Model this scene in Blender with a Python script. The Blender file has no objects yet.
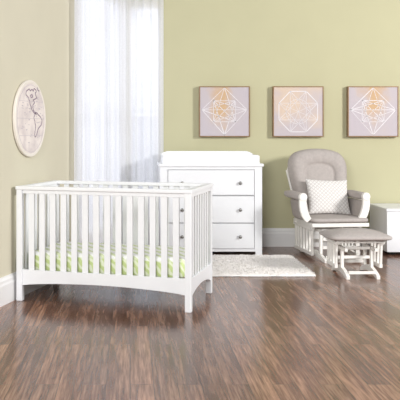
import bpy, bmesh, math, random
from mathutils import Vector, Matrix, noise
random.seed(7)
SC = bpy.context.scene
COL = SC.collection
PI = math.pi
R = math.radians

# ------------------------------------------------------------------ camera
cd = bpy.data.cameras.new('camera')
cam = bpy.data.objects.new('camera', cd); COL.objects.link(cam)
CAMH = 1.34
cam.location = (0, 0, CAMH); cam.rotation_euler = (R(90), 0, 0)
cd.sensor_width = 36; cd.lens = 72; cd.shift_x = 0.175; cd.shift_y = -0.175
cd.clip_end = 100
SC.camera = cam

# ------------------------------------------------------------------ world, lights, exposure
w = bpy.data.worlds.new('world'); SC.world = w; w.use_nodes = True
bg = w.node_tree.nodes['Background']
bg.inputs[0].default_value = (0.93, 0.96, 1.0, 1); bg.inputs[1].default_value = 0.42

def area(name, loc, target, sx, sy, power, col=(1, 1, 1)):
    l = bpy.data.lights.new(name, 'AREA'); l.shape = 'RECTANGLE'; l.size = sx; l.size_y = sy
    l.energy = power; l.color = col
    o = bpy.data.objects.new(name, l); COL.objects.link(o)
    o.location = loc
    o.rotation_euler = (Vector(target) - Vector(loc)).to_track_quat('-Z', 'Y').to_euler()
    return o
area('key_softbox', (6.2, 3.9, 3.0), (1.2, 8.8, 0.8), 1.0, 1.0, 385, (1.0, 0.99, 0.98))
area('fill_softbox', (-1.3, -0.2, 2.6), (0.9, 7.4, 0.5), 2.4, 2.0, 325, (0.985, 0.99, 1.0))
area('daylight_side_window', (-1.55, 8.70, 1.9), (-0.35, 8.34, 1.7), 1.9, 2.8, 32, (0.93, 0.96, 1.0))
area('daylight_back_window', (0.18, 9.95, 1.9), (0.18, 9.2, 1.5), 0.9, 2.6, 17, (0.90, 0.94, 1.0))

vs = SC.view_settings
SC.display_settings.display_device = 'sRGB'
vs.view_transform = 'Standard'; vs.look = 'None'; vs.exposure = 0.0; vs.gamma = 1; vs.use_curve_mapping = False

# ------------------------------------------------------------------ materials
def nt(name):
    m = bpy.data.materials.new(name); m.use_nodes = True
    return m, m.node_tree.nodes, m.node_tree.links, m.node_tree.nodes['Principled BSDF']

def srgb(r, g, b):
    f = lambda c: (c/255)/12.92 if c <= 10 else (((c/255)+0.055)/1.055)**2.4
    return (f(r), f(g), f(b), 1)

def paint(name, col, rough=0.5, var=0.03, scale=6, bump=0.0, bscale=60, metal=0.0, spec=0.5):
    m, N, L, p = nt(name)
    tc = N.new('ShaderNodeTexCoord'); nz = N.new('ShaderNodeTexNoise')
    nz.inputs['Scale'].default_value = scale; nz.inputs['Detail'].default_value = 3
    L.new(tc.outputs['Object'], nz.inputs['Vector'])
    cr = N.new('ShaderNodeValToRGB')
    cr.color_ramp.elements[0].color = tuple(c*(1-var) for c in col[:3]) + (1,)
    cr.color_ramp.elements[1].color = tuple(min(1, c*(1+var)) for c in col[:3]) + (1,)
    cr.color_ramp.elements[0].position = 0.3; cr.color_ramp.elements[1].position = 0.7
    L.new(nz.outputs['Fac'], cr.inputs[0]); L.new(cr.outputs[0], p.inputs['Base Color'])
    p.inputs['Roughness'].default_value = rough; p.inputs['Metallic'].default_value = metal
    p.inputs['Specular IOR Level'].default_value = spec
    if bump:
        n2 = N.new('ShaderNodeTexNoise'); n2.inputs['Scale'].default_value = bscale
        L.new(tc.outputs['Object'], n2.inputs['Vector'])
        b = N.new('ShaderNodeBump'); b.inputs['Strength'].default_value = bump; b.inputs['Distance'].default_value = 0.004
        L.new(n2.outputs['Fac'], b.inputs['Height']); L.new(b.outputs[0], p.inputs['Normal'])
    return m

M = {}
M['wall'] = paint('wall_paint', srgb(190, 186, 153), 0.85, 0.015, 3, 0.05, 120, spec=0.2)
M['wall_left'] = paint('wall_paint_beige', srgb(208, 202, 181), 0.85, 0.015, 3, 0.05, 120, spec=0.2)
M['white'] = paint('white_lacquer', srgb(234, 235, 237), 0.35, 0.01)
M['white_trim'] = paint('white_trim', srgb(233, 232, 231), 0.45, 0.01)
M['white_wood'] = paint('glider_white_wood', srgb(238, 235, 229), 0.35, 0.01)
M['grey_fabric'] = paint('grey_fabric', srgb(176, 168, 163), 0.95, 0.06, 40, 0.3, 300, spec=0.1)
M['pillow'] = None
M['steel'] = paint('brushed_nickel', srgb(150, 148, 145), 0.35, 0.05, 30, metal=0.8)
M['dark'] = paint('dark_metal', srgb(45, 43, 42), 0.5, 0.05)
M['bronze'] = paint('bronze_frame', srgb(138, 108, 76), 0.4, 0.10, 20, metal=0.2)
M['ink'] = paint('map_ink', srgb(140, 122, 136), 0.8, 0.1, 30)
M['ink_faint'] = paint('map_ink_faint', srgb(194, 184, 188), 0.8, 0.05, 30)
M['rim'] = paint('cream_rim', srgb(228, 220, 210), 0.6, 0.03, 20)
M['artline'] = paint('white_line_ink', srgb(226, 222, 224), 0.7, 0.02)
M['rug'] = paint('shag_wool', srgb(246, 242, 238), 1.0, 0.02, 25, spec=0.05)

def m_floor():
    m, N, L, p = nt('scraped_plank_floor')
    tc = N.new('ShaderNodeTexCoord')
    mp = N.new('ShaderNodeMapping'); mp.inputs['Rotation'].default_value[2] = R(90)
    L.new(tc.outputs['Object'], mp.inputs['Vector'])
    br = N.new('ShaderNodeTexBrick')
    br.inputs['Color1'].default_value = (0, 0, 0, 1); br.inputs['Color2'].default_value = (1, 1, 1, 1)
    br.inputs['Mortar'].default_value = (0.5, 0.5, 0.5, 1)
    br.inputs['Scale'].default_value = 1; br.inputs['Mortar Size'].default_value = 0.0014
    br.inputs['Brick Width'].default_value = 1.25; br.inputs['Row Height'].default_value = 0.125
    br.offset = 0.37; br.offset_frequency = 2
    L.new(mp.outputs[0], br.inputs['Vector'])
    # grain: stretched noise, offset per plank
    mp2 = N.new('ShaderNodeMapping'); mp2.inputs['Scale'].default_value = (15, 0.8, 1)
    L.new(tc.outputs['Object'], mp2.inputs['Vector'])
    add = N.new('ShaderNodeVectorMath'); add.operation = 'MULTIPLY_ADD'
    L.new(br.outputs['Color'], add.inputs[0]); add.inputs[1].default_value = (9, 5, 3)
    L.new(mp2.outputs[0], add.inputs[2])
    g = N.new('ShaderNodeTexNoise'); g.inputs['Scale'].default_value = 1.0; g.inputs['Detail'].default_value = 9
    g.inputs['Roughness'].default_value = 0.70; g.inputs['Distortion'].default_value = 0.35
    L.new(add.outputs[0], g.inputs['Vector'])
    mp3 = N.new('ShaderNodeMapping'); mp3.inputs['Scale'].default_value = (70, 3.2, 1); L.new(tc.outputs['Object'], mp3.inputs['Vector'])
    g2 = N.new('ShaderNodeTexNoise'); g2.inputs['Scale'].default_value = 1.0; g2.inputs['Detail'].default_value = 5; g2.inputs['Roughness'].default_value = 0.6
    L.new(mp3.outputs[0], g2.inputs['Vector'])
    gm = N.new('ShaderNodeMix'); gm.data_type = 'FLOAT'; gm.inputs['Factor'].default_value = 0.42
    L.new(g.outputs['Fac'], gm.inputs['A']); L.new(g2.outputs['Fac'], gm.inputs['B'])
    cr = N.new('ShaderNodeValToRGB'); e = cr.color_ramp.elements
    e[0].position = 0.34; e[0].color = srgb(58, 38, 31)
    e[1].position = 0.66; e[1].color = srgb(172, 136, 114)
    x = cr.color_ramp.elements.new(0.48); x.color = srgb(110, 80, 66)
    L.new(gm.outputs['Result'], cr.inputs[0])
    # plank tint
    mx = N.new('ShaderNodeMix'); mx.data_type = 'RGBA'; mx.blend_type = 'MULTIPLY'; mx.inputs['Factor'].default_value = 1
    cr2 = N.new('ShaderNodeValToRGB'); cr2.color_ramp.elements[0].color = (0.78, 0.78, 0.80, 1); cr2.color_ramp.elements[1].color = (1.12, 1.06, 1.0, 1)
    L.new(br.outputs['Color'], cr2.inputs[0])
    L.new(cr.outputs[0], mx.inputs['A']); L.new(cr2.outputs[0], mx.inputs['B'])
    mx2 = N.new('ShaderNodeMix'); mx2.data_type = 'RGBA'; L.new(br.outputs['Fac'], mx2.inputs['Factor'])
    L.new(mx.outputs['Result'], mx2.inputs['A']); mx2.inputs['B'].default_value = srgb(44, 32, 28)
    L.new(mx2.outputs['Result'], p.inputs['Base Color'])
    rr = N.new('ShaderNodeMapRange'); p.inputs['Specular IOR Level'].default_value = 0.38; rr.inputs['To Min'].default_value = 0.13; rr.inputs['To Max'].default_value = 0.28
    L.new(g.outputs['Fac'], rr.inputs[0]); L.new(rr.outputs[0], p.inputs['Roughness'])
    b = N.new('ShaderNodeBump'); b.inputs['Strength'].default_value = 0.18; b.inputs['Distance'].default_value = 0.003
    L.new(g.outputs['Fac'], b.inputs['Height']); L.new(b.outputs[0], p.inputs['Normal'])
    return m
M['floor'] = m_floor()

def m_curtain():
    m, N, L, p = nt('sheer_voile')
    out = N['Material Output'] if 'Material Output' in N else N.new('ShaderNodeOutputMaterial')
    N.remove(p)
    d = N.new('ShaderNodeBsdfDiffuse'); d.inputs[0].default_value = (0.93, 0.93, 0.97, 1)
    t = N.new('ShaderNodeBsdfTranslucent'); t.inputs[0].default_value = (0.93, 0.94, 1.0, 1)
    tr = N.new('ShaderNodeBsdfTransparent'); tr.inputs[0].default_value = (1, 1, 1, 1)
    a = N.new('ShaderNodeMixShader'); a.inputs[0].default_value = 0.5
    L.new(d.outputs[0], a.inputs[1]); L.new(t.outputs[0], a.inputs[2])
    b = N.new('ShaderNodeMixShader')
    tc = N.new('ShaderNodeTexCoord'); nz = N.new('ShaderNodeTexNoise'); nz.inputs['Scale'].default_value = 90
    L.new(tc.outputs['Object'], nz.inputs['Vector'])
    mr = N.new('ShaderNodeMapRange'); mr.inputs['To Min'].default_value = 0.10; mr.inputs['To Max'].default_value = 0.28
    L.new(nz.outputs['Fac'], mr.inputs[0]); L.new(mr.outputs[0], b.inputs[0])
    L.new(a.outputs[0], b.inputs[1]); L.new(tr.outputs[0], b.inputs[2])
    L.new(b.outputs[0], out.inputs['Surface'])
    return m
M['curtain'] = m_curtain()

def m_glass():
    m, N, L, p = nt('window_glass')
    out = N['Material Output']; N.remove(p)
    tr = N.new('ShaderNodeBsdfTransparent'); g = N.new('ShaderNodeBsdfGlossy'); g.inputs['Roughness'].default_value = 0.02
    x = N.new('ShaderNodeMixShader'); x.inputs[0].default_value = 0.05; L.new(tr.outputs[0], x.inputs[1]); L.new(g.outputs[0], x.inputs[2])
    L.new(x.outputs[0], out.inputs['Surface'])
    return m
M['glass'] = m_glass()

def m_sheet():
    m, N, L, p = nt('green_patterned_sheet')
    tc = N.new('ShaderNodeTexCoord')
    def bands(scale, dist, lo, hi, c0, c1):
        wv = N.new('ShaderNodeTexWave'); wv.bands_direction = 'DIAGONAL'; wv.inputs['Scale'].default_value = scale
        wv.inputs['Distortion'].default_value = dist; wv.inputs['Detail'].default_value = 1.0; wv.inputs['Detail Scale'].default_value = 2.0
        L.new(tc.outputs['Object'], wv.inputs['Vector'])
        cr = N.new('ShaderNodeValToRGB'); e = cr.color_ramp.elements
        e[0].position = lo; e[0].color = c0; e[1].position = hi; e[1].color = c1
        L.new(wv.outputs['Fac'], cr.inputs[0]); return cr
    top = bands(5.0, 1.2, 0.25, 0.45, srgb(212, 221, 182), srgb(238, 239, 235))
    side = bands(9.0, 2.5, 0.45, 0.85, srgb(196, 211, 146), srgb(226, 232, 204))
    sx = N.new('ShaderNodeSeparateXYZ'); L.new(tc.outputs['Object'], sx.inputs[0])
    mr = N.new('ShaderNodeMapRange'); mr.inputs['From Min'].default_value = 0.045; mr.inputs['From Max'].default_value = 0.055
    L.new(sx.outputs['Z'], mr.inputs[0])
    mx = N.new('ShaderNodeMix'); mx.data_type = 'RGBA'
    L.new(mr.outputs[0], mx.inputs['Factor']); L.new(side.outputs[0], mx.inputs['A']); L.new(top.outputs[0], mx.inputs['B'])
    L.new(mx.outputs['Result'], p.inputs['Base Color'])
    p.inputs['Roughness'].default_value = 0.9
    return m
M['sheet'] = m_sheet()

def m_art(name, seed):
    m, N, L, p = nt(name)
    tc = N.new('ShaderNodeTexCoord')
    nz = N.new('ShaderNodeTexNoise'); nz.inputs['Scale'].default_value = 3.4; nz.inputs['Detail'].default_value = 5
    nz.noise_dimensions = '4D'; nz.inputs['W'].default_value = seed
    L.new(tc.outputs['Object'], nz.inputs['Vector'])
    # vertical peach band through the middle, lavender grey at the sides
    sx = N.new('ShaderNodeSeparateXYZ'); L.new(tc.outputs['Object'], sx.inputs[0])
    ab = N.new('ShaderNodeMath'); ab.operation = 'ABSOLUTE'
    L.new(sx.outputs['X'], ab.inputs[0])
    ml = N.new('ShaderNodeMath'); ml.operation = 'MULTIPLY_ADD'; L.new(ab.outputs[0], ml.inputs[0]); ml.inputs[1].default_value = -1.6 if seed != 2 else -0.5
    L.new(nz.outputs['Fac'], ml.inputs[2])
    a2 = N.new('ShaderNodeMath'); a2.operation = 'MULTIPLY_ADD'; L.new(sx.outputs['Z'], a2.inputs[0]); a2.inputs[1].default_value = 0.45
    L.new(ml.outputs[0], a2.inputs[2])
    cr = N.new('ShaderNodeValToRGB'); e = cr.color_ramp.elements
    e[0].position = 0.10; e[0].color = srgb(188, 179, 184)
    e[1].position = 0.56; e[1].color = srgb(198, 166, 130) if seed != 2 else srgb(208, 188, 170)
    x = e.new(0.34); x.color = srgb(190, 180, 182)
    L.new(a2.outputs[0], cr.inputs[0]); L.new(cr.outputs[0], p.inputs['Base Color'])
    p.inputs['Roughness'].default_value = 0.8
    return m

def m_map():
    m, N, L, p = nt('old_map_paper')
    tc = N.new('ShaderNodeTexCoord'); nz = N.new('ShaderNodeTexNoise'); nz.inputs['Scale'].default_value = 9; nz.inputs['Detail'].default_value = 6
    L.new(tc.outputs['Object'], nz.inputs['Vector'])
    cr = N.new('ShaderNodeValToRGB'); e = cr.color_ramp.elements
    e[0].position = 0.38; e[0].color = srgb(212, 201, 198); e[1].position = 0.58; e[1].color = srgb(230, 220, 214)
    L.new(nz.outputs['Fac'], cr.inputs[0]); L.new(cr.outputs[0], p.inputs['Base Color'])
    p.inputs['Roughness'].default_value = 0.85
    return m
M['map'] = m_map()

def m_pillow():
    m, N, L, p = nt('knitted_white_pillow')
    tc = N.new('ShaderNodeTexCoord')
    mp = N.new('ShaderNodeMapping'); mp.inputs['Rotation'].default_value[1] = R(45); mp.inputs['Scale'].default_value = (34, 34, 34)
    L.new(tc.outputs['Object'], mp.inputs['Vector'])
    ck = N.new('ShaderNodeTexVoronoi'); ck.voronoi_dimensions = '2D'; ck.feature = 'DISTANCE_TO_EDGE'; ck.inputs['Scale'].default_value = 1.0; ck.inputs['Randomness'].default_value = 0.15
    sx = N.new('ShaderNodeSeparateXYZ'); cx_ = N.new('ShaderNodeCombineXYZ'); L.new(mp.outputs[0], sx.inputs[0]); L.new(sx.outputs['X'], cx_.inputs['X']); L.new(sx.outputs['Z'], cx_.inputs['Y'])
    L.new(cx_.outputs[0], ck.inputs['Vector'])
    cr = N.new('ShaderNodeValToRGB'); e = cr.color_ramp.elements
    e[0].position = 0.02; e[0].color = srgb(198, 192, 188); e[1].position = 0.22; e[1].color = srgb(228, 225, 221)
    L.new(ck.outputs['Distance'], cr.inputs[0]); L.new(cr.outputs[0], p.inputs['Base Color'])
    b = N.new('ShaderNodeBump'); b.inputs['Strength'].default_value = 0.6; b.inputs['Distance'].default_value = 0.008
    L.new(ck.outputs['Distance'], b.inputs['Height']); L.new(b.outputs[0], p.inputs['Normal'])
    p.inputs['Roughness'].default_value = 0.95
    return m
M['pillow'] = m_pillow()

# ------------------------------------------------------------------ helpers
def obj(name, bm, mat, parent=None, loc=None, rotz=None, smooth=False, bevel=0.0, seg=2):
    bmesh.ops.recalc_face_normals(bm, faces=bm.faces)
    me = bpy.data.meshes.new(name); bm.to_mesh(me); bm.free()
    me.materials.append(mat)
    if smooth:
        for f in me.polygons: f.use_smooth = True
    o = bpy.data.objects.new(name, me); COL.objects.link(o)
    if parent: o.parent = parent
    if loc is not None: o.location = loc
    if rotz is not None: o.rotation_euler.z = rotz
    if bevel:
        b = o.modifiers.new('bevel', 'BEVEL'); b.width = bevel; b.segments = seg; b.limit_method = 'ANGLE'; b.angle_limit = R(40)
    return o

def tag(o, label, cat, group=None):
    o['label'] = label; o['category'] = cat
    if group: o['group'] = group
    return o

def thing(name, label, cat, loc=(0, 0, 0), rotz=0, group=None):
    o = bpy.data.objects.new(name, None); COL.objects.link(o)
    o.empty_display_size = 0.1
    o.location = loc; o.rotation_euler.z = rotz
    return tag(o, label, cat, group)

def struct(name, bm, mat, parent=None, **k):
    o = obj(name, bm, mat, parent, **k)
    if parent is None: o['kind'] = 'structure'
    return o

def box(bm, x0, x1, y0, y1, z0, z1, mat=None):
    v = [bm.verts.new((x, y, z)) for x in (x0, x1) for y in (y0, y1) for z in (z0, z1)]
    for f in ((0, 1, 3, 2), (4, 6, 7, 5), (0, 4, 5, 1), (2, 3, 7, 6), (0, 2, 6, 4), (1, 5, 7, 3)):
        bm.faces.new([v[i] for i in f])
    if mat is not None: bmesh.ops.transform(bm, matrix=mat, verts=v)
    return bm

def bx(*a): return box(bmesh.new(), *a)

def prism(bm, pts, d0, d1, plane='xz'):
    """pts outline (2-D) extruded from d0 to d1 along the remaining axis"""
    def P(a, b, d):
        return {'xz': (a, d, b), 'yz': (d, a, b), 'xy': (a, b, d)}[plane]
    A = [bm.verts.new(P(a, b, d0)) for a, b in pts]; B = [bm.verts.new(P(a, b, d1)) for a, b in pts]
    bm.faces.new(A); bm.faces.new(B[::-1])
    n = len(pts)
    for i in range(n): bm.faces.new((A[i], A[(i+1) % n], B[(i+1) % n], B[i]))
    return bm

def ribbon(bm, path, wd, d0, d1, plane='xz'):
    """a flat board following a 2-D path, width wd (number or list)"""
    n = len(path); Lf = []; Rt = []
    for i, p in enumerate(path):
        a = Vector(path[max(0, i-1)]); b = Vector(path[min(n-1, i+1)]); t = (b-a).normalized(); nr = Vector((-t.y, t.x))
        h = (wd[i] if isinstance(wd, (list, tuple)) else wd)/2
        Lf.append(tuple(Vector(p)+nr*h)); Rt.append(tuple(Vector(p)-nr*h))
    return prism(bm, Lf+Rt[::-1], d0, d1, plane)

def tube(bm, pts, r, seg=8):
    rings = []
    n = len(pts)
    for i, p in enumerate(pts):
        p = Vector(p); a = Vector(pts[max(0, i-1)]); b = Vector(pts[min(n-1, i+1)]); t = (b-a).normalized()
        u = t.cross(Vector((0, 0, 1))) if abs(t.z) < 0.95 else t.cross(Vector((1, 0, 0)))
        u.normalize(); v = t.cross(u)
        rings.append([bm.verts.new(p + (u*math.cos(2*PI*k/seg)+v*math.sin(2*PI*k/seg))*r) for k in range(seg)])
    for i in range(n-1):
        for k in range(seg):
            bm.faces.new((rings[i][k], rings[i][(k+1) % seg], rings[i+1][(k+1) % seg], rings[i+1][k]))
    bm.faces.new(rings[0][::-1]); bm.faces.new(rings[-1])
    return bm

def lathe(bm, prof, seg=20, axis='z', at=(0, 0, 0)):
    at = Vector(at); rings = []
    for r, h in prof:
        ring = []
        for k in range(seg):
            c, s = math.cos(2*PI*k/seg)*r, math.sin(2*PI*k/seg)*r
            ring.append(bm.verts.new(at + Vector({'z': (c, s, h), 'y': (c, h, s), 'x': (h, c, s)}[axis])))
        rings.append(ring)
    for i in range(len(rings)-1):
        for k in range(seg):
            bm.faces.new((rings[i][k], rings[i][(k+1) % seg], rings[i+1][(k+1) % seg], rings[i+1][k]))
    bm.faces.new(rings[0][::-1]); bm.faces.new(rings[-1])
    return bm

def pad(bm, a, b, c, e1=0.35, e2=0.25, nu=40, nv=16, at=(0, 0, 0), crown=0.0):
    """rounded box cushion with half sizes a b c (superellipsoid); crown domes the top"""
    sg = lambda x, e: math.copysign(abs(x)**e, x)
    rows = []
    for j in range(1, nv):
        ph = -PI/2 + PI*j/nv; row = []
        for i in range(nu):
            th = 2*PI*i/nu
            x = a*sg(math.cos(ph), e1)*sg(math.cos(th), e2); y = b*sg(math.cos(ph), e1)*sg(math.sin(th), e2)
            z = c*sg(math.sin(ph), e1)
            row.append((x, y, z))
        rows.append(row)
    def dome(p):
        x, y, z = p
        if z > 0 and crown: z += crown*(1-(x/a)**2)*(1-(y/b)**2)
        return (x+at[0], y+at[1], z+at[2])
    V = [[bm.verts.new(dome(p)) for p in r] for r in rows]
    # inner fill rings top and bottom so that the crown is smooth
    def cap(row, z):
        prev = row; rr = rows[-1] if z > 0 else rows[0]
        for s in (0.8, 0.55, 0.3, 0.1):
            cur = [bm.verts.new(dome((p[0]*s, p[1]*s, z))) for p in rr]
            for i in range(nu): bm.faces.new((prev[i], prev[(i+1) % nu], cur[(i+1) % nu], cur[i]))
            prev = cur
        bm.faces.new(prev)
    for j in range(len(V)-1):
        for i in range(nu): bm.faces.new((V[j][i], V[j][(i+1) % nu], V[j+1][(i+1) % nu], V[j+1][i]))
    cap(V[-1], c); cap(V[0], -c)
    return bm

# ------------------------------------------------------------------ the room
WA = R(16.5)                      # the left wall splays away from the depth direction
WP = Vector((-0.945, 6.25, 0)); WD = Vector((math.sin(WA), math.cos(WA), 0)); WN = Vector((math.cos(WA), -math.sin(WA), 0))
BY = 9.20                         # back wall
CORNER = WP + WD*((BY-WP.y)/WD.y)
H = 3.15; T = 0.14
NEAR = WP + WD*((0.8-WP.y)/WD.y)
RX = 5.2
bm = bmesh.new()
prism(bm, [(NEAR.x, NEAR.y), (RX, NEAR.y), (RX, BY), (CORNER.x, BY)], -0.1, 0.0, 'xy')
struct('floor', bm, M['floor'])

# left wall, local frame: x along the wall (0 at the corner, negative towards the camera), -y into the room
LROT = PI/2 - WA
Lw = (NEAR-CORNER).length
W1 = (-1.62, -0.08, 0.30, 2.75)   # window in the left wall: x0 x1 z0 z1
W2 = (0.06, 0.43, 0.30, 2.75)     # window in the back wall, from the corner
def wall_with_window(name, x0, x1, win, mat, loc, rot):
    a, b, c, d = win; bm = bmesh.new()
    box(bm, x0, a, 0, T, 0, H); box(bm, b, x1, 0, T, 0, H); box(bm, a, b, 0, T, 0, c); box(bm, a, b, 0, T, d, H)
    return struct(name, bm, mat, loc=loc, rotz=rot)
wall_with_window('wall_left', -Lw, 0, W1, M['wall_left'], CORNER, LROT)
wall_with_window('wall_back', 0, RX-CORNER.x, W2, M['wall'], CORNER, 0)

def window(name, win, loc, rot, mull):
    a, b, c, d = win; bm = bmesh.new(); f = 0.045
    box(bm, a, a+f, 0.03, 0.11, c, d); box(bm, b-f, b, 0.03, 0.11, c, d)
    box(bm, a+f, b-f, 0.03, 0.11, c, c+f); box(bm, a+f, b-f, 0.03, 0.11, d-f, d)
    box(bm, a+f, b-f, 0.04, 0.09, 1.50, 1.54)
    if mull: box(bm, (a+b)/2-0.02, (a+b)/2+0.02, 0.042, 0.088, c+f, d-f)
    o = struct(name, bm, M['white_trim'], loc=loc, rotz=rot)
    obj('pane', bx(a+f, b-f, 0.062, 0.068, c+f, d-f), M['glass'], o)
window('window_1', W1, CORNER, LROT, True)
window('window_2', W2, CORNER, 0, False)

def baseboard(name, x0, x1, loc, rot):
    prof = [(0, 0), (-0.022, 0), (-0.022, 0.150), (-0.017, 0.165), (-0.017, 0.185), (-0.010, 0.200), (-0.008, 0.212), (0, 0.212)]
    bm = prism(bmesh.new(), prof, x0, x1, 'yz')
    struct(name, bm, M['white_trim'], loc=loc, rotz=rot)
baseboard('baseboard_left', -Lw, -0.001, CORNER, LROT)
baseboard('baseboard_back', 0.001, RX-CORNER.x, CORNER, 0)

# ------------------------------------------------------------------ sheer curtains in the corner
def corner_path(off, xl, xr, rad=0.16, step=0.004):
    """plan path that follows both walls at a distance, rounding the corner"""
    ang = LROT
    dl = Vector((math.cos(ang), math.sin(ang))); nl = Vector((dl.y, -dl.x)); c = Vector((CORNER.x, CORNER.y))
    # meeting point of the two offset lines
    yk = c.y-off; k = (yk-(c.y+nl.y*off))/dl.y; K = c + nl*off + dl*k
    a = K - dl*rad; bb = K + Vector((rad, 0)); P = []
    n = int(((a-(c+nl*off+dl*xl)).length)/step); st = c+nl*off+dl*xl
    P += [st.lerp(a, i/n) for i in range(n)]
    n = 90
    for i in range(n):
        t = i/n; P.append(a*(1-t)**2 + K*2*t*(1-t) + bb*t*t)
    en = Vector((c.x+xr, yk)); n = max(2, int((en-bb).length/step))
    P += [bb.lerp(en, i/n) for i in range(n+1)]
    return P
cur = thing('sheer_curtain', 'floor-length sheer white curtain hanging round the corner behind the crib', 'curtain', CORNER)
CP = corner_path(0.058, -1.78, 0.455)
rod = tube(bmesh.new(), [(p.x-CORNER.x, p.y-CORNER.y, 2.95) for p in CP[::8]+[CP[-1]]], 0.010, 10)
obj('curtain_rod', rod, M['white_wood'], cur, smooth=True)
def curtain_panel(i0, i1, seed):
    rnd = random.Random(seed); ph = [rnd.uniform(0, 6) for _ in range(5)]
    P = CP[i0:i1]; S = [0.0]
    for i in range(1, len(P)): S.append(S[-1]+(P[i]-P[i-1]).length)
    bm = bmesh.new(); G = []; nz = 22; top = 2.945
    for j in range(nz+1):
        z = 0.02+(top-0.02)*j/nz; row = []
        for i, p in enumerate(P):
            t = (P[min(i+1, len(P)-1)]-P[max(0, i-1)]).normalized(); nr = Vector((t.y, -t.x)); q = S[i]
            d = 0.013*math.sin(2*PI*q/0.115+ph[0]+1.6*math.sin(4*q+ph[3])+0.15*z) + 0.012*math.sin(2*PI*q/0.31+ph[1]+0.5*z) + 0.004*math.sin(2*PI*q/0.05+ph[2]+2*math.sin(7*q))
            row.append(bm.verts.new((p.x+nr.x*d-CORNER.x, p.y+nr.y*d-CORNER.y, z)))
        G.append(row)
    for j in range(nz):
        for i in range(len(P)-1): bm.faces.new((G[j][i], G[j][i+1], G[j+1][i+1], G[j+1][i]))
    obj('curtain_panel', bm, M['curtain'], cur, smooth=True)
mid = int(len(CP)*0.56)
curtain_panel(0, mid+6, 3); curtain_panel(mid-4, len(CP), 8)

# ------------------------------------------------------------------ crib
CA = R(17.5); CW, CDp, CH = 1.405, 0.775, 0.90
FR = Vector((0.447, 5.857, 0))
crib = thing('baby_crib', 'white slatted baby crib holding a green and white mattress, in front of the curtain', 'crib', (0, 0, 0), 0)
ex = Vector((math.cos(CA), -math.sin(CA), 0)); ey = Vector((math.sin(CA), math.cos(CA), 0))
crib.location = FR - ex*CW; crib.rotation_euler.z = -CA        # origin: front left outer corner
PW = 0.048
for (x, y) in ((0, 0), (CW-PW, 0), (0, CDp-PW), (CW-PW, CDp-PW)):
    obj('post', bx(x, x+PW, y, y+PW, 0, CH-0.028), M['white'], crib, bevel=0.004)
def arch(x0, x1, zt, ze, rise, n=24):
    lo = [(x0+(x1-x0)*i/n, ze + rise*math.sin(PI*i/n)**0.7) for i in range(n+1)]
    return [(x0, zt)] + lo + [(x1, zt)]
for y in (0.0, CDp-PW):                                    # long sides
    obj('top_rail', bx(-0.006, CW+0.006, y-0.006, y+PW+0.006, CH-0.028, CH), M['white'], crib, bevel=0.005)
    if y == 0: obj('upper_rail', bx(PW, CW-PW, y+0.014, y+0.042, CH-0.058, CH-0.028), M['white'], crib, bevel=0.002)
    obj('bottom_rail', prism(bmesh.new(), arch(PW, CW-PW, 0.245, 0.122, 0.035), y+0.012, y+0.044), M['white'], crib, bevel=0.002)
    n = 14; gap = (CW-0.240)/(n-1)
    for i in range(n):
        x = 0.120 + gap*i
        obj('slat', bx(x-0.0235, x+0.0235, y+0.020, y+0.036, 0.245, CH-(0.058 if y == 0 else 0.028)), M['white'], crib, bevel=0.002)
for x in (0.0, CW-PW):                                     # short ends
    obj('end_top_rail', bx(x-0.006, x+PW+0.006, PW+0.006, CDp-PW-0.006, CH-0.028, CH), M['white'], crib, bevel=0.005)
    obj('end_upper_rail', bx(x+0.014, x+0.042, PW, CDp-PW, CH-0.058, CH-0.028), M['white'], crib, bevel=0.002)
    obj('end_bottom_rail', prism(bmesh.new(), arch(PW, CDp-PW, 0.245, 0.105, 0.050), x+0.012, x+0.044, 'yz'), M['white'], crib, bevel=0.002)
    n = 7; gap = (CDp-2*PW)/(n+1)
    for i in range(n):
        y = PW + gap*(i+1)
        obj('slat', bx(x+0.020, x+0.036, y-0.0215, y+0.0215, 0.245, CH-0.058), M['white'], crib, bevel=0.002)
sp = bmesh.new()
for y in (0.075, CDp-0.075): box(sp, 0.06, CW-0.06, y-0.012, y+0.012, 0.200, 0.216)
for i in range(9):
    x = 0.07+(CW-0.14)*i/8; box(sp, x-0.008, x+0.008, 0.075, CDp-0.075, 0.202, 0.214)
obj('mattress_support', sp, M['dark'], crib)
mt = obj('crib_mattress', pad(bmesh.new(), (CW-0.13)/2, (CDp-0.13)/2, 0.082, 0.22, 0.12, 72, 16), M['sheet'], None, smooth=True)
mt.location = crib.location + ex*(CW/2) + ey*(CDp/2) + Vector((0, 0, 0.304)); mt.rotation_euler.z = -CA
tag(mt, 'crib mattress in a white sheet with a lime green pattern', 'mattress')

# ------------------------------------------------------------------ dresser and changing tray
DX0, DX1, DY0, DY1, DH = 0.322, 1.412, 8.55, 9.05, 0.980
dr = thing('dresser', 'white three-drawer dresser with small round knobs, behind the right end of the crib', 'dresser', ((DX0+DX1)/2, (DY0+DY1)/2, 0))
hw, hd = (DX1-DX0)/2, (DY1-DY0)/2
b = bmesh.new()
z0 = 0.05
box(b, -hw, -hw+0.022, -hd+0.02, hd, z0, DH-0.032); box(b, hw-0.022, hw, -hd+0.02, hd, z0, DH-0.032)
box(b, -hw+0.022, hw-0.022, hd-0.012, hd, z0, DH-0.032); box(b, -hw+0.022, hw-0.022, -hd+0.02, hd-0.012, z0, z0+0.018)
obj('body', b, M['white'], dr)
ZD = [(0.645, 0.912), (0.350, 0.633), (0.072, 0.338)]
fr = bmesh.new()                                             # face frame: stiles run down as legs
XI = hw-0.080
for s in (-1, 1):
    x0, x1 = sorted((s*hw, s*XI)); box(fr, x0, x1, -hd, -hd+0.02, 0.04, DH-0.032)
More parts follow.
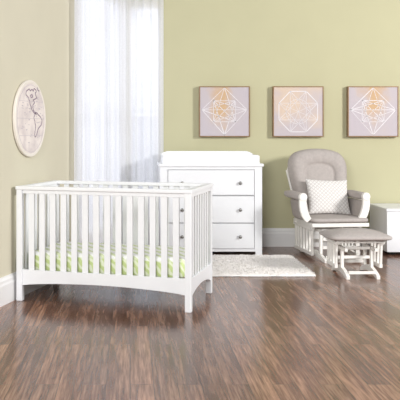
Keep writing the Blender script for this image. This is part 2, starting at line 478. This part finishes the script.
for za, zb in ((0.917, DH-0.032), (0.638, 0.641), (0.342, 0.346), (0.04, 0.067)):
    box(fr, -XI, XI, -hd+0.001, -hd+0.019, za, zb)
obj('face_frame', fr, M['white'], dr)
obj('top_board', bx(-hw-0.016, hw+0.016, -hd-0.016, hd+0.008, DH-0.032, DH), M['white'], dr, bevel=0.006)
for s in (-1, 1):
    for y in (-hd, hd-0.05):
        xa, xb = sorted((s*hw, s*(hw-0.07)))
        obj('foot', bx(xa, xb, y, y+0.05, 0, 0.04 if y < 0 else 0.05), M['white'], dr, bevel=0.003)
for za, zb in ZD:
    d = bmesh.new()
    box(d, -XI+0.005, XI-0.005, -hd-0.002, -hd+0.018, za, zb)
    dw = obj('drawer', d, M['white'], dr, bevel=0.003)
    for x in (-0.310, 0.310):
        k = lathe(bmesh.new(), [(0.007, -hd-0.002), (0.007, -hd-0.014), (0.017, -hd-0.018), (0.019, -hd-0.024), (0.015, -hd-0.029), (0.004, -hd-0.031)], 16, 'y', (x, 0, (za+zb)/2-0.005))
        obj('knob', k, M['steel'], dw, smooth=True)
# knobs above are parented to the drawers; drawers carry no offset

tr = thing('changing_tray', 'white open changing tray resting on top of the three-drawer dresser', 'changing tray', ((DX0+DX1)/2, (DY0+DY1)/2, DH))
tw, td = 0.520, 0.235
obj('front_rail', prism(bmesh.new(), [(-tw, 0)] + [(tw, 0), (tw, 0.080), (tw-0.02, 0.092), (-tw+0.02, 0.092), (-tw, 0.080)], -td, -td+0.018), M['white'], tr, bevel=0.002)
nn = 30
bp = [(-tw, 0), (tw, 0)] + [(tw-2*tw*i/nn, 0.088+0.034*min(1, (1-abs(1-2*i/nn))*7)**0.6) for i in range(nn+1)]
obj('back_rail', prism(bmesh.new(), bp, td-0.018, td), M['white'], tr, bevel=0.002)
for s in (-1, 1):
    xa, xb = sorted((s*tw, s*(tw-0.018)))
    obj('side_rail', bx(xa, xb, -td+0.018, td-0.018, 0, 0.086), M['white'], tr, bevel=0.002)
obj('base_board', bx(-tw+0.018, tw-0.018, -td+0.018, td-0.018, 0, 0.012), M['white'], tr)

# ------------------------------------------------------------------ framed pictures
def strip(bm, a, b, wd, y):
    a = Vector(a); b = Vector(b); t = (b-a).normalized(); n = Vector((-t.y, t.x))*wd/2
    prism(bm, [tuple(a+n), tuple(b+n), tuple(b-n), tuple(a-n)], y-0.0012, y)
def circ(bm, cx, cz, r, wd, y, n=48, a0=0, a1=2*PI):
    pts = [(cx+r*math.cos(a0+(a1-a0)*i/n), cz+r*math.sin(a0+(a1-a0)*i/n)) for i in range(n+1)]
    for i in range(n): strip(bm, pts[i], pts[i+1], wd, y)
def picture(px, mat, style, label):
    y = BY-0.012
    root = thing('framed_picture', label, 'picture', ((px-130)*(y-0.03)/800, y, CAMH+(130-111.6)*(y-0.03)/800), 0, 'square framed geometric prints')
    h = 0.289; f = 0.011; b = bmesh.new()
    for s in (-1, 1):
        xa, xb = sorted((s*h, s*(h-f))); box(b, xa, xb, -0.055, 0.010, -h, h); box(b, -h+f, h-f, -0.055, 0.010, xa, xb)
    obj('frame', b, M['bronze'], root, bevel=0.0015)
    c = obj('canvas', bx(-h+f, h-f, -0.050, 0.0, -h+f, h-f), mat, root)
    y = -0.050; q = h-f; b = bmesh.new(); W = 0.0085
    if style == 'gem':
        A, B, C_, D = (0, q*0.98), (q*0.93, 0.02), (0, -q*0.96), (-q*0.93, 0.02)
        TR, BR_, BL_, TL = (q*0.45, q*0.45), (q*0.45, -q*0.42), (-q*0.45, -q*0.42), (-q*0.45, q*0.45)
        for a, c2 in ((A, B), (B, C_), (C_, D), (D, A), (TL, BR_), (TR, BL_), (TR, BR_), (TL, BL_), (TL, TR), (BL_, BR_), (D, B), (D, TR), (B, TL), (D, BR_), (B, BL_), (A, BL_), (A, BR_), (C_, TL), (C_, TR)):
            strip(b, a, c2, W*random.uniform(0.5, 0.95), y)
    else:
        pts = [(q*0.86*math.cos(R(22.5+45*i)), q*0.90*math.sin(R(22.5+45*i))) for i in range(8)]
        for i in range(8):
            strip(b, pts[i], pts[(i+1) % 8], W, y); strip(b, pts[i], pts[(i+3) % 8], W*0.5, y); strip(b, pts[i], (0, 0), W*0.4, y)
        circ(b, 0, 0, q*0.5, W*0.5, y)
    obj('line_pattern', b, M['artline'], c)
picture(224.3, m_art('art_peach', 1), 'gem', 'framed print of peach and lilac diamonds on the wall above the dresser')
picture(297.9, m_art('art_lilac', 2), 'oct', 'framed pale lilac print with faint lines, above the glider chair')
picture(372.6, m_art('art_peach_right', 5), 'gem', 'framed diamond print above the white chest, rightmost of the three')

# ------------------------------------------------------------------ round wall map
MC = None
Ym = 6.0
for _ in range(60):                                          # where the sight line of column 28.6 meets the wall
    Xm = WP.x + (Ym-WP.y)*math.tan(WA); Ym += ((28.0-130)/800*Ym - Xm) / (math.tan(WA)-(28.0-130)/800)
Xm = WP.x + (Ym-WP.y)*math.tan(WA)
mp_ = thing('round_map', 'round cream map of the Americas on the side wall', 'wall art',
            Vector((Xm, Ym, CAMH+(130-118.5)*Ym/800)) + WN*0.012, LROT)
r = 0.316
obj('board', lathe(bmesh.new(), [(r-0.006, 0.008), (r, 0.004), (r, -0.014), (r-0.006, -0.018), (r-0.024, -0.018), (r-0.029, -0.0145)], 72, 'y'), M['rim'], mp_, smooth=False)
face = obj('map_face', lathe(bmesh.new(), [(r-0.028, -0.0144), (r-0.028, -0.0165)], 72, 'y'), M['map'], mp_)
def mpt(x, y):
    x -= 11 if y < 100 else 7
    return ((x-93)/71*r, (174-y)/156*r)
na = [(82,65),(95,55),(100,62),(108,55),(114,62),(118,50),(128,58),(122,68),(125,78),(132,90),(120,95),(112,98),(116,108),(108,118),(106,130),(110,140),(118,150),(124,158),(115,153),(104,140),(98,125),(93,105),(92,90),(80,80),(82,65)]
sa = [(118,150),(128,152),(140,163),(151,180),(147,200),(134,214),(128,232),(118,250),(116,238),(119,220),(120,200),(117,185),(112,170),(118,150)]
isl = [(132,42),(142,48),(140,60),(133,55),(132,42)]
lk = [(100,80),(108,76),(112,84),(104,88),(100,80)]
b = bmesh.new()
for pl in (na, sa, isl, lk):
    for i in range(len(pl)-1):
        p, q2 = Vector(mpt(*pl[i])), Vector(mpt(*pl[i+1])); mid = (p+q2)/2 + Vector((random.uniform(-.006, .006), random.uniform(-.006, .006)))
        strip(b, p, mid, 0.0095, -0.0165); strip(b, mid, q2, 0.0095, -0.0165)
obj('coastline', b, M['ink'], face)
b = bmesh.new()
circ(b, 0, 0, r-0.040, 0.003, -0.0165, 72)
for zz in (-0.14, 0.0, 0.14): 
    e_ = math.sqrt((r-0.040)**2-zz*zz); strip(b, (-e_, zz), (e_, zz), 0.003, -0.0167)
for k in range(60):
    a_ = random.uniform(0, 2*PI); rr_ = random.uniform(0.05, 0.23); x_, z_ = rr_*math.cos(a_), rr_*math.sin(a_)
    strip(b, (x_, z_), (x_+random.uniform(.01, .04), z_+random.uniform(-.006, .006)), 0.006, -0.0169)
obj('faint_lettering', b, M['ink_faint'], face)

# ------------------------------------------------------------------ glider chair
GL = Vector((2.115, 8.50, 0)); GR = R(6)
g = thing('glider_chair', 'grey cushioned glider chair with white wooden arms and base, right of the dresser', 'chair', GL, GR)
WW = M['white_wood']; GF = M['grey_fabric']
def runner(y0, y1, h, rise, n=20):
    """arched foot board in the y-z plane: touches the floor at both ends"""
    up = []; lo = []
    for i in range(n+1):
        t = i/n; y = y0+(y1-y0)*t; k = math.sin(PI*t)
        up.append((y, 0.028+h*k**0.8)); lo.append((y, max(0.0, rise*(k-0.22)/0.78)))
    return lo + up[::-1]
def glider_base(root, xb, y0, y1, zt, bars, ft=0.2):
    for s in (-1, 1):
        x0, x1 = sorted((s*xb, s*(xb-0.032)))
        obj('foot_rail', prism(bmesh.new(), runner(y0, y1, 0.060, 0.035), x0, x1, 'yz'), WW, root, bevel=0.003)
        for y in (y0+ft*(y1-y0), y1-0.10*(y1-y0)/0.5):
            obj('upright', bx(x0+0.003, x1-0.003, y-0.020, y+0.020, 0.070, zt), WW, root, bevel=0.003)
        obj('side_bar', bx(x0+0.003, x1-0.003, y0+0.06, y1-0.06, zt, zt+0.030), WW, root, bevel=0.003)
    for (y, z, hh) in bars:
        obj('crossbar', bx(-xb+0.032, xb-0.032, y-0.012, y+0.012, z, z+hh), WW, root, bevel=0.003)
glider_base(g, 0.205, -0.44, 0.36, 0.290, ((-0.39, 0.035, 0.03), (-0.29, 0.12, 0.03), (-0.29, 0.205, 0.03), (0.20, 0.12, 0.035), (0.20, 0.26, 0.03)))
def hang_panel(root, x, y0, y1, z0, z1, n, top=0.05, lean=0.0):
    """slatted side panel that hangs from the seat"""
    b = bmesh.new()
    prism(b, [(y0-0.02, z1-top), (y1+0.02, z1-top), (y1+0.02, z1), (y0-0.02, z1)], x-0.019, x+0.019, 'yz')
    prism(b, [(y0+lean, z0), (y1+lean*0.3, z0), (y1+lean*0.3, z0+0.035), (y0+lean, z0+0.035)], x-0.014, x+0.014, 'yz')
    for i in range(n):
        t = i/(n-1); yt = y0+(y1-y0)*t; yb = y0+lean+(y1-y0-lean*0.7)*t
        yt = min(max(yt, y0+0.013), y1-0.013); yb = min(max(yb, y0+lean+0.013), y1+lean*0.3-0.013)
        prism(b, [(yb-0.013, z0+0.03), (yb+0.013, z0+0.03), (yt+0.013, z1-top+0.004), (yt-0.013, z1-top+0.004)], x-0.010, x+0.010, 'yz')
    return b
for s in (-1, 1):
    obj('side_panel', hang_panel(g, s*0.248, -0.20, 0.37, 0.040, 0.365, 7, 0.062), WW, g, bevel=0.002)
# seat frame
b = bmesh.new()
box(b, -0.300, 0.300, -0.345, -0.320, 0.350, 0.388); box(b, -0.285, 0.285, 0.27, 0.295, 0.330, 0.388)
for s in (-1, 1):
    x0, x1 = sorted((s*0.285, s*0.262)); box(b, x0, x1, -0.320, 0.27, 0.350, 0.388)
for i in range(5): box(b, -0.262, 0.262, -0.25+i*0.11, -0.20+i*0.11, 0.372, 0.386)
obj('seat_frame', b, WW, g, bevel=0.003)
obj('seat_cushion', pad(bmesh.new(), 0.312, 0.325, 0.028, 0.45, 0.22, 56, 14, (0, -0.035, 0.414), 0.003), GF, g, smooth=True)

# backrest: padded ring around a centre pad, leaning back
LEAN = R(17)
def back_matrix():
    return Matrix.Translation((0, 0.235, 0.43)) @ Matrix.Rotation(-LEAN, 4, 'X')
prof = [(0.0, 0.235), (0.12, 0.262), (0.26, 0.300), (0.38, 0.322), (0.50, 0.336), (0.58, 0.330), (0.645, 0.300), (0.69, 0.25), (0.715, 0.17), (0.73, 0.08), (0.733, 0.0)]
half = [(wx, v) for v, wx in prof]
out = [(0.12, 0.0), (0.235, 0.0)] + half[1:] + [(-a, v) for a, v in half[:-1][::-1][:-1]] + [(-0.235, 0.0), (-0.12, 0.0), (0, 0)]
def resample(pts, n):
    P = [Vector(p) for p in pts]; P.append(P[0]); seg = [(P[i+1]-P[i]).length for i in range(len(P)-1)]; tot = sum(seg); res = []
    for k in range(n):
        d = tot*k/n; i = 0
        while i < len(seg)-1 and d > seg[i]: d -= seg[i]; i += 1
        res.append(P[i].lerp(P[i+1], d/seg[i] if seg[i] else 0))
    for _ in range(3): res = [(res[i-1]+res[i]*2+res[(i+1) % n])/4 for i in range(n)]
    return res
O = resample(out, 96); cen = Vector((0, 0.36))
b = bmesh.new(); rings = []
rs = [0.06, 0.2, 0.34, 0.44, 0.485, 0.51, 0.535, 0.57, 0.64, 0.72, 0.80, 0.87, 0.92, 0.96, 0.985, 1.0]
for rr in rs:
    ring = []
    for i, p in enumerate(O):
        ang = 2*PI*i/len(O)
        if rr < 0.51: dpt = 0.060 + 0.030*(1-(rr/0.51)**4)**0.5
        else:
            t = (rr-0.51)/0.49; dpt = 0.060 + 0.060*(max(0, 1-(2*t-0.9)**2*(0.83)))**0.6 if t < 0.92 else 0.060+0.02*(1-(t-0.92)/0.08)
            if t > 0.45: dpt = (dpt)*(max(0.0, 1-((t-0.45)/0.55)**3))**0.5
            dpt -= 0.010*max(0, math.cos(i*2*PI/96*14))**6*math.sin(PI*min(1, t))
        q2 = cen + (p-cen)*rr
        ring.append(b.verts.new((q2.x, -dpt, q2.y)))
    rings.append(ring)
n = len(O)
backring = [b.verts.new(((cen+(p-cen)*0.97).x, 0.025, (cen+(p-cen)*0.97).y)) for p in O]; rings.append(backring)
for j in range(len(rings)-1):
    for i in range(n): b.faces.new((rings[j][i], rings[j][(i+1) % n], rings[j+1][(i+1) % n], rings[j+1][i]))
b.faces.new(rings[0]); b.faces.new(rings[-1])
bmesh.ops.transform(b, matrix=back_matrix(), verts=b.verts)
obj('back_cushion', b, GF, g, smooth=True)
b = bmesh.new()                                              # white rails behind the cushion
for s in (-1, 1):
    ribbon(b, [(s*0.225, -0.10), (s*0.25, 0.1), (s*0.295, 0.3), (s*0.325, 0.5)], 0.035, 0.028, 0.055, 'xz')
prism(b, [(-0.33, 0.50), (0.33, 0.50), (0.30, 0.60), (0.18, 0.66), (-0.18, 0.66), (-0.30, 0.60)], 0.027, 0.054)
for x in (-0.15, -0.075, 0, 0.075, 0.15): box(b, x-0.015, x+0.015, 0.033, 0.048, -0.02, 0.51)
box(b, -0.24, 0.24, 0.030, 0.052, -0.08, -0.03)
bmesh.ops.transform(b, matrix=back_matrix(), verts=b.verts)
obj('back_frame', b, WW, g, bevel=0.003)
for s in (-1, 1):
    # curved white front support, scrolling outwards at the top
    AX = -0.045
    path = [(s*0.272, 0.402), (s*0.292, 0.425), (s*0.312, 0.46), (s*0.328, 0.51), (s*0.336, 0.56), (s*0.336, 0.60), (s*0.332, 0.635)]
    b = bmesh.new(); ribbon(b, path, [0.060, 0.070, 0.076, 0.076, 0.074, 0.072, 0.072], -0.30, -0.262)
    lathe(b, [(0.037, -0.305), (0.042, -0.300), (0.042, -0.262), (0.037, -0.258)], 24, 'y', (s*0.334, 0, 0.642))
    box(b, s*0.330-0.014, s*0.330+0.014, -0.262, 0.26, 0.600, 0.618)
    bmesh.ops.translate(b, vec=(AX, 0, 0.012), verts=b.verts); ar = obj('arm', b, WW, g, bevel=0.003)
    b = bmesh.new()
    pad(b, 0.046, 0.262, 0.038, 0.6, 0.4, 32, 12, (s*0.334+AX, 0.005, 0.654))
    obj('arm_pad', b, GF, ar, smooth=True)
    b = bmesh.new()
    pad(b, 0.022, 0.245, 0.105, 0.3, 0.3, 32, 12, (0, 0, 0))
    bmesh.ops.transform(b, matrix=Matrix.Translation((s*0.302+AX*0.4, 0.0, 0.500)) @ Matrix.Rotation(s*R(10), 4, 'Y'), verts=b.verts)
    obj('side_pad', b, GF, ar, smooth=True)

# pillow
def pillow_mesh(hw_, hh, th, n=34):
    b = bmesh.new(); F = []; Bk = []
    for s, G in ((1, F), (-1, Bk)):
        for j in range(n+1):
            row = []
            for i in range(n+1):
                u = -1+2*i/n; v = -1+2*j/n
                x = hw_*u*(1-0.07*(1-v*v)*abs(u)**3) if True else 0
                z = hh*v*(1-0.07*(1-u*u)*abs(v)**3)
                d = th*((1-abs(u)**2.6)*(1-abs(v)**2.6))**0.5 + 0.004
                d += 0.003*noise.noise(Vector((u*3, v*3, s)))
                row.append(b.verts.new((x, -s*d, z)))
            G.append(row)
        for j in range(n):
            for i in range(n): b.faces.new((G[j][i], G[j][i+1], G[j+1][i+1], G[j+1][i]))
    for i in range(n):
        for (a, c) in (((0, i), (0, i+1)), ((n, i), (n, i+1)), ((i, 0), (i+1, 0)), ((i, n), (i+1, n))):
            b.faces.new((F[a[0]][a[1]], F[c[0]][c[1]], Bk[c[0]][c[1]], Bk[a[0]][a[1]]))
    return b
pw = obj('throw_pillow', pillow_mesh(0.232, 0.198, 0.058), M['pillow'], None, smooth=True)
tag(pw, 'white knitted throw pillow propped on the seat of the grey glider', 'pillow')
rg = Matrix.Rotation(GR, 4, 'Z')
pw.matrix_world = Matrix.Translation(GL) @ rg @ Matrix.Translation((0.018, 0.080, 0.622)) @ Matrix.Rotation(R(-23), 4, 'X') @ Matrix.Rotation(R(2), 4, 'Y')

# ------------------------------------------------------------------ ottoman
ot = thing('ottoman', 'grey topped gliding ottoman on a white wooden base, in front of the glider chair', 'footstool', (2.085, 7.42, 0), R(1))
glider_base(ot, 0.152, -0.26, 0.24, 0.240, ((-0.215, 0.042, 0.026), (-0.06, 0.158, 0.028), (-0.06, 0.242, 0.026), (0.13, 0.09, 0.03), (0.13, 0.21, 0.028)), 0.4)
for s in (-1, 1):
    obj('side_panel', hang_panel(ot, s*0.205, -0.14, 0.16, 0.080, 0.322, 4, 0.022, 0.02), WW, ot, bevel=0.002)
b = bmesh.new()
box(b, -0.225, 0.225, -0.175, -0.155, 0.314, 0.330); box(b, -0.225, 0.225, 0.185, 0.205, 0.314, 0.330)
for s in (-1, 1): 
    x0, x1 = sorted((s*0.225, s*0.205)); box(b, x0, x1, -0.155, 0.185, 0.322, 0.330)
obj('seat_frame', b, WW, ot, bevel=0.002)
obj('cushion', pad(bmesh.new(), 0.290, 0.25, 0.032, 0.75, 0.26, 56, 14, (0, 0, 0.362), 0.034), GF, ot, smooth=True)

# ------------------------------------------------------------------ white chest
ch = thing('storage_chest', 'low white storage chest at the right edge, behind the glider and ottoman', 'chest', (3.27, 8.86, 0))
obj('body', bx(-0.527, 0.527, -0.32, 0.30, 0.035, 0.470), M['white'], ch, bevel=0.004)
obj('lid', bx(-0.535, 0.535, -0.330, 0.305, 0.472, 0.500), M['white'], ch, bevel=0.005)
for s in (-1, 1):
    for y in (-0.24, 0.20):
        obj('foot', bx(s*0.44-0.03, s*0.44+0.03, y, y+0.06, 0, 0.035), M['dark'], ch)

# ------------------------------------------------------------------ shag rug
b = bmesh.new(); X0, X1, Y0, Y1 = 0.70, 1.70, 7.30, 8.40
nx, ny = 90, 100; G = []
def edge(t, k): return 0.012*noise.noise(Vector((t*9, k, 0))) + 0.006*noise.noise(Vector((t*40, k, 3)))
for j in range(ny+1):
    row = []
    for i in range(nx+1):
        u, v = i/nx, j/ny
        x = X0+(X1-X0)*u + (edge(v, 1)*(1-u)+edge(v, 5)*u); y = Y0+(Y1-Y0)*v + (edge(u, 9)*(1-v)+edge(u, 13)*v)
        ed = min(u, 1-u, v, 1-v)*12
        z = 0.004+0.032*min(1, ed)**0.5*(0.9+0.2*noise.noise(Vector((x*22, y*22, 0)))+0.25*noise.noise(Vector((x*60, y*60, 4))))
        row.append(b.verts.new((x, y, max(0.003, z))))
    G.append(row)
for j in range(ny):
    for i in range(nx): b.faces.new((G[j][i], G[j][i+1], G[j+1][i+1], G[j+1][i]))
for k in range(15000):
    x = random.uniform(X0+0.004, X1-0.004); y = random.uniform(Y0+0.004, Y1-0.004)
    ii = int((x-X0)/(X1-X0)*nx); jj = int((y-Y0)/(Y1-Y0)*ny); z = G[jj][ii].co.z
    a = noise.noise(Vector((x*9, y*9, 9)))*1.5+random.uniform(-3.1, 3.1); l = random.uniform(0.012, 0.026); wd = 0.0022
    dx, dy = math.cos(a), math.sin(a); px_, py_ = -dy*wd, dx*wd
    p0 = Vector((x, y, z-0.003)); p1 = p0+Vector((dx*l*0.5, dy*l*0.5, 0.011)); p2 = p0+Vector((dx*l, dy*l, 0.011))
    v = [b.verts.new((p0.x-px_, p0.y-py_, p0.z)), b.verts.new((p0.x+px_, p0.y+py_, p0.z)), b.verts.new((p1.x+px_, p1.y+py_, p1.z)), b.verts.new((p1.x-px_, p1.y-py_, p1.z)), b.verts.new(p2)]
    b.faces.new((v[0], v[1], v[2], v[3])); b.faces.new((v[3], v[2], v[4]))
ME = bpy.data.meshes.new('shag_rug'); b.to_mesh(ME); b.free(); ME.materials.append(M['rug'])
rug = bpy.data.objects.new('shag_rug', ME); COL.objects.link(rug)
tag(rug, 'off-white rectangular shag rug on the wood floor in front of the dresser', 'rug')
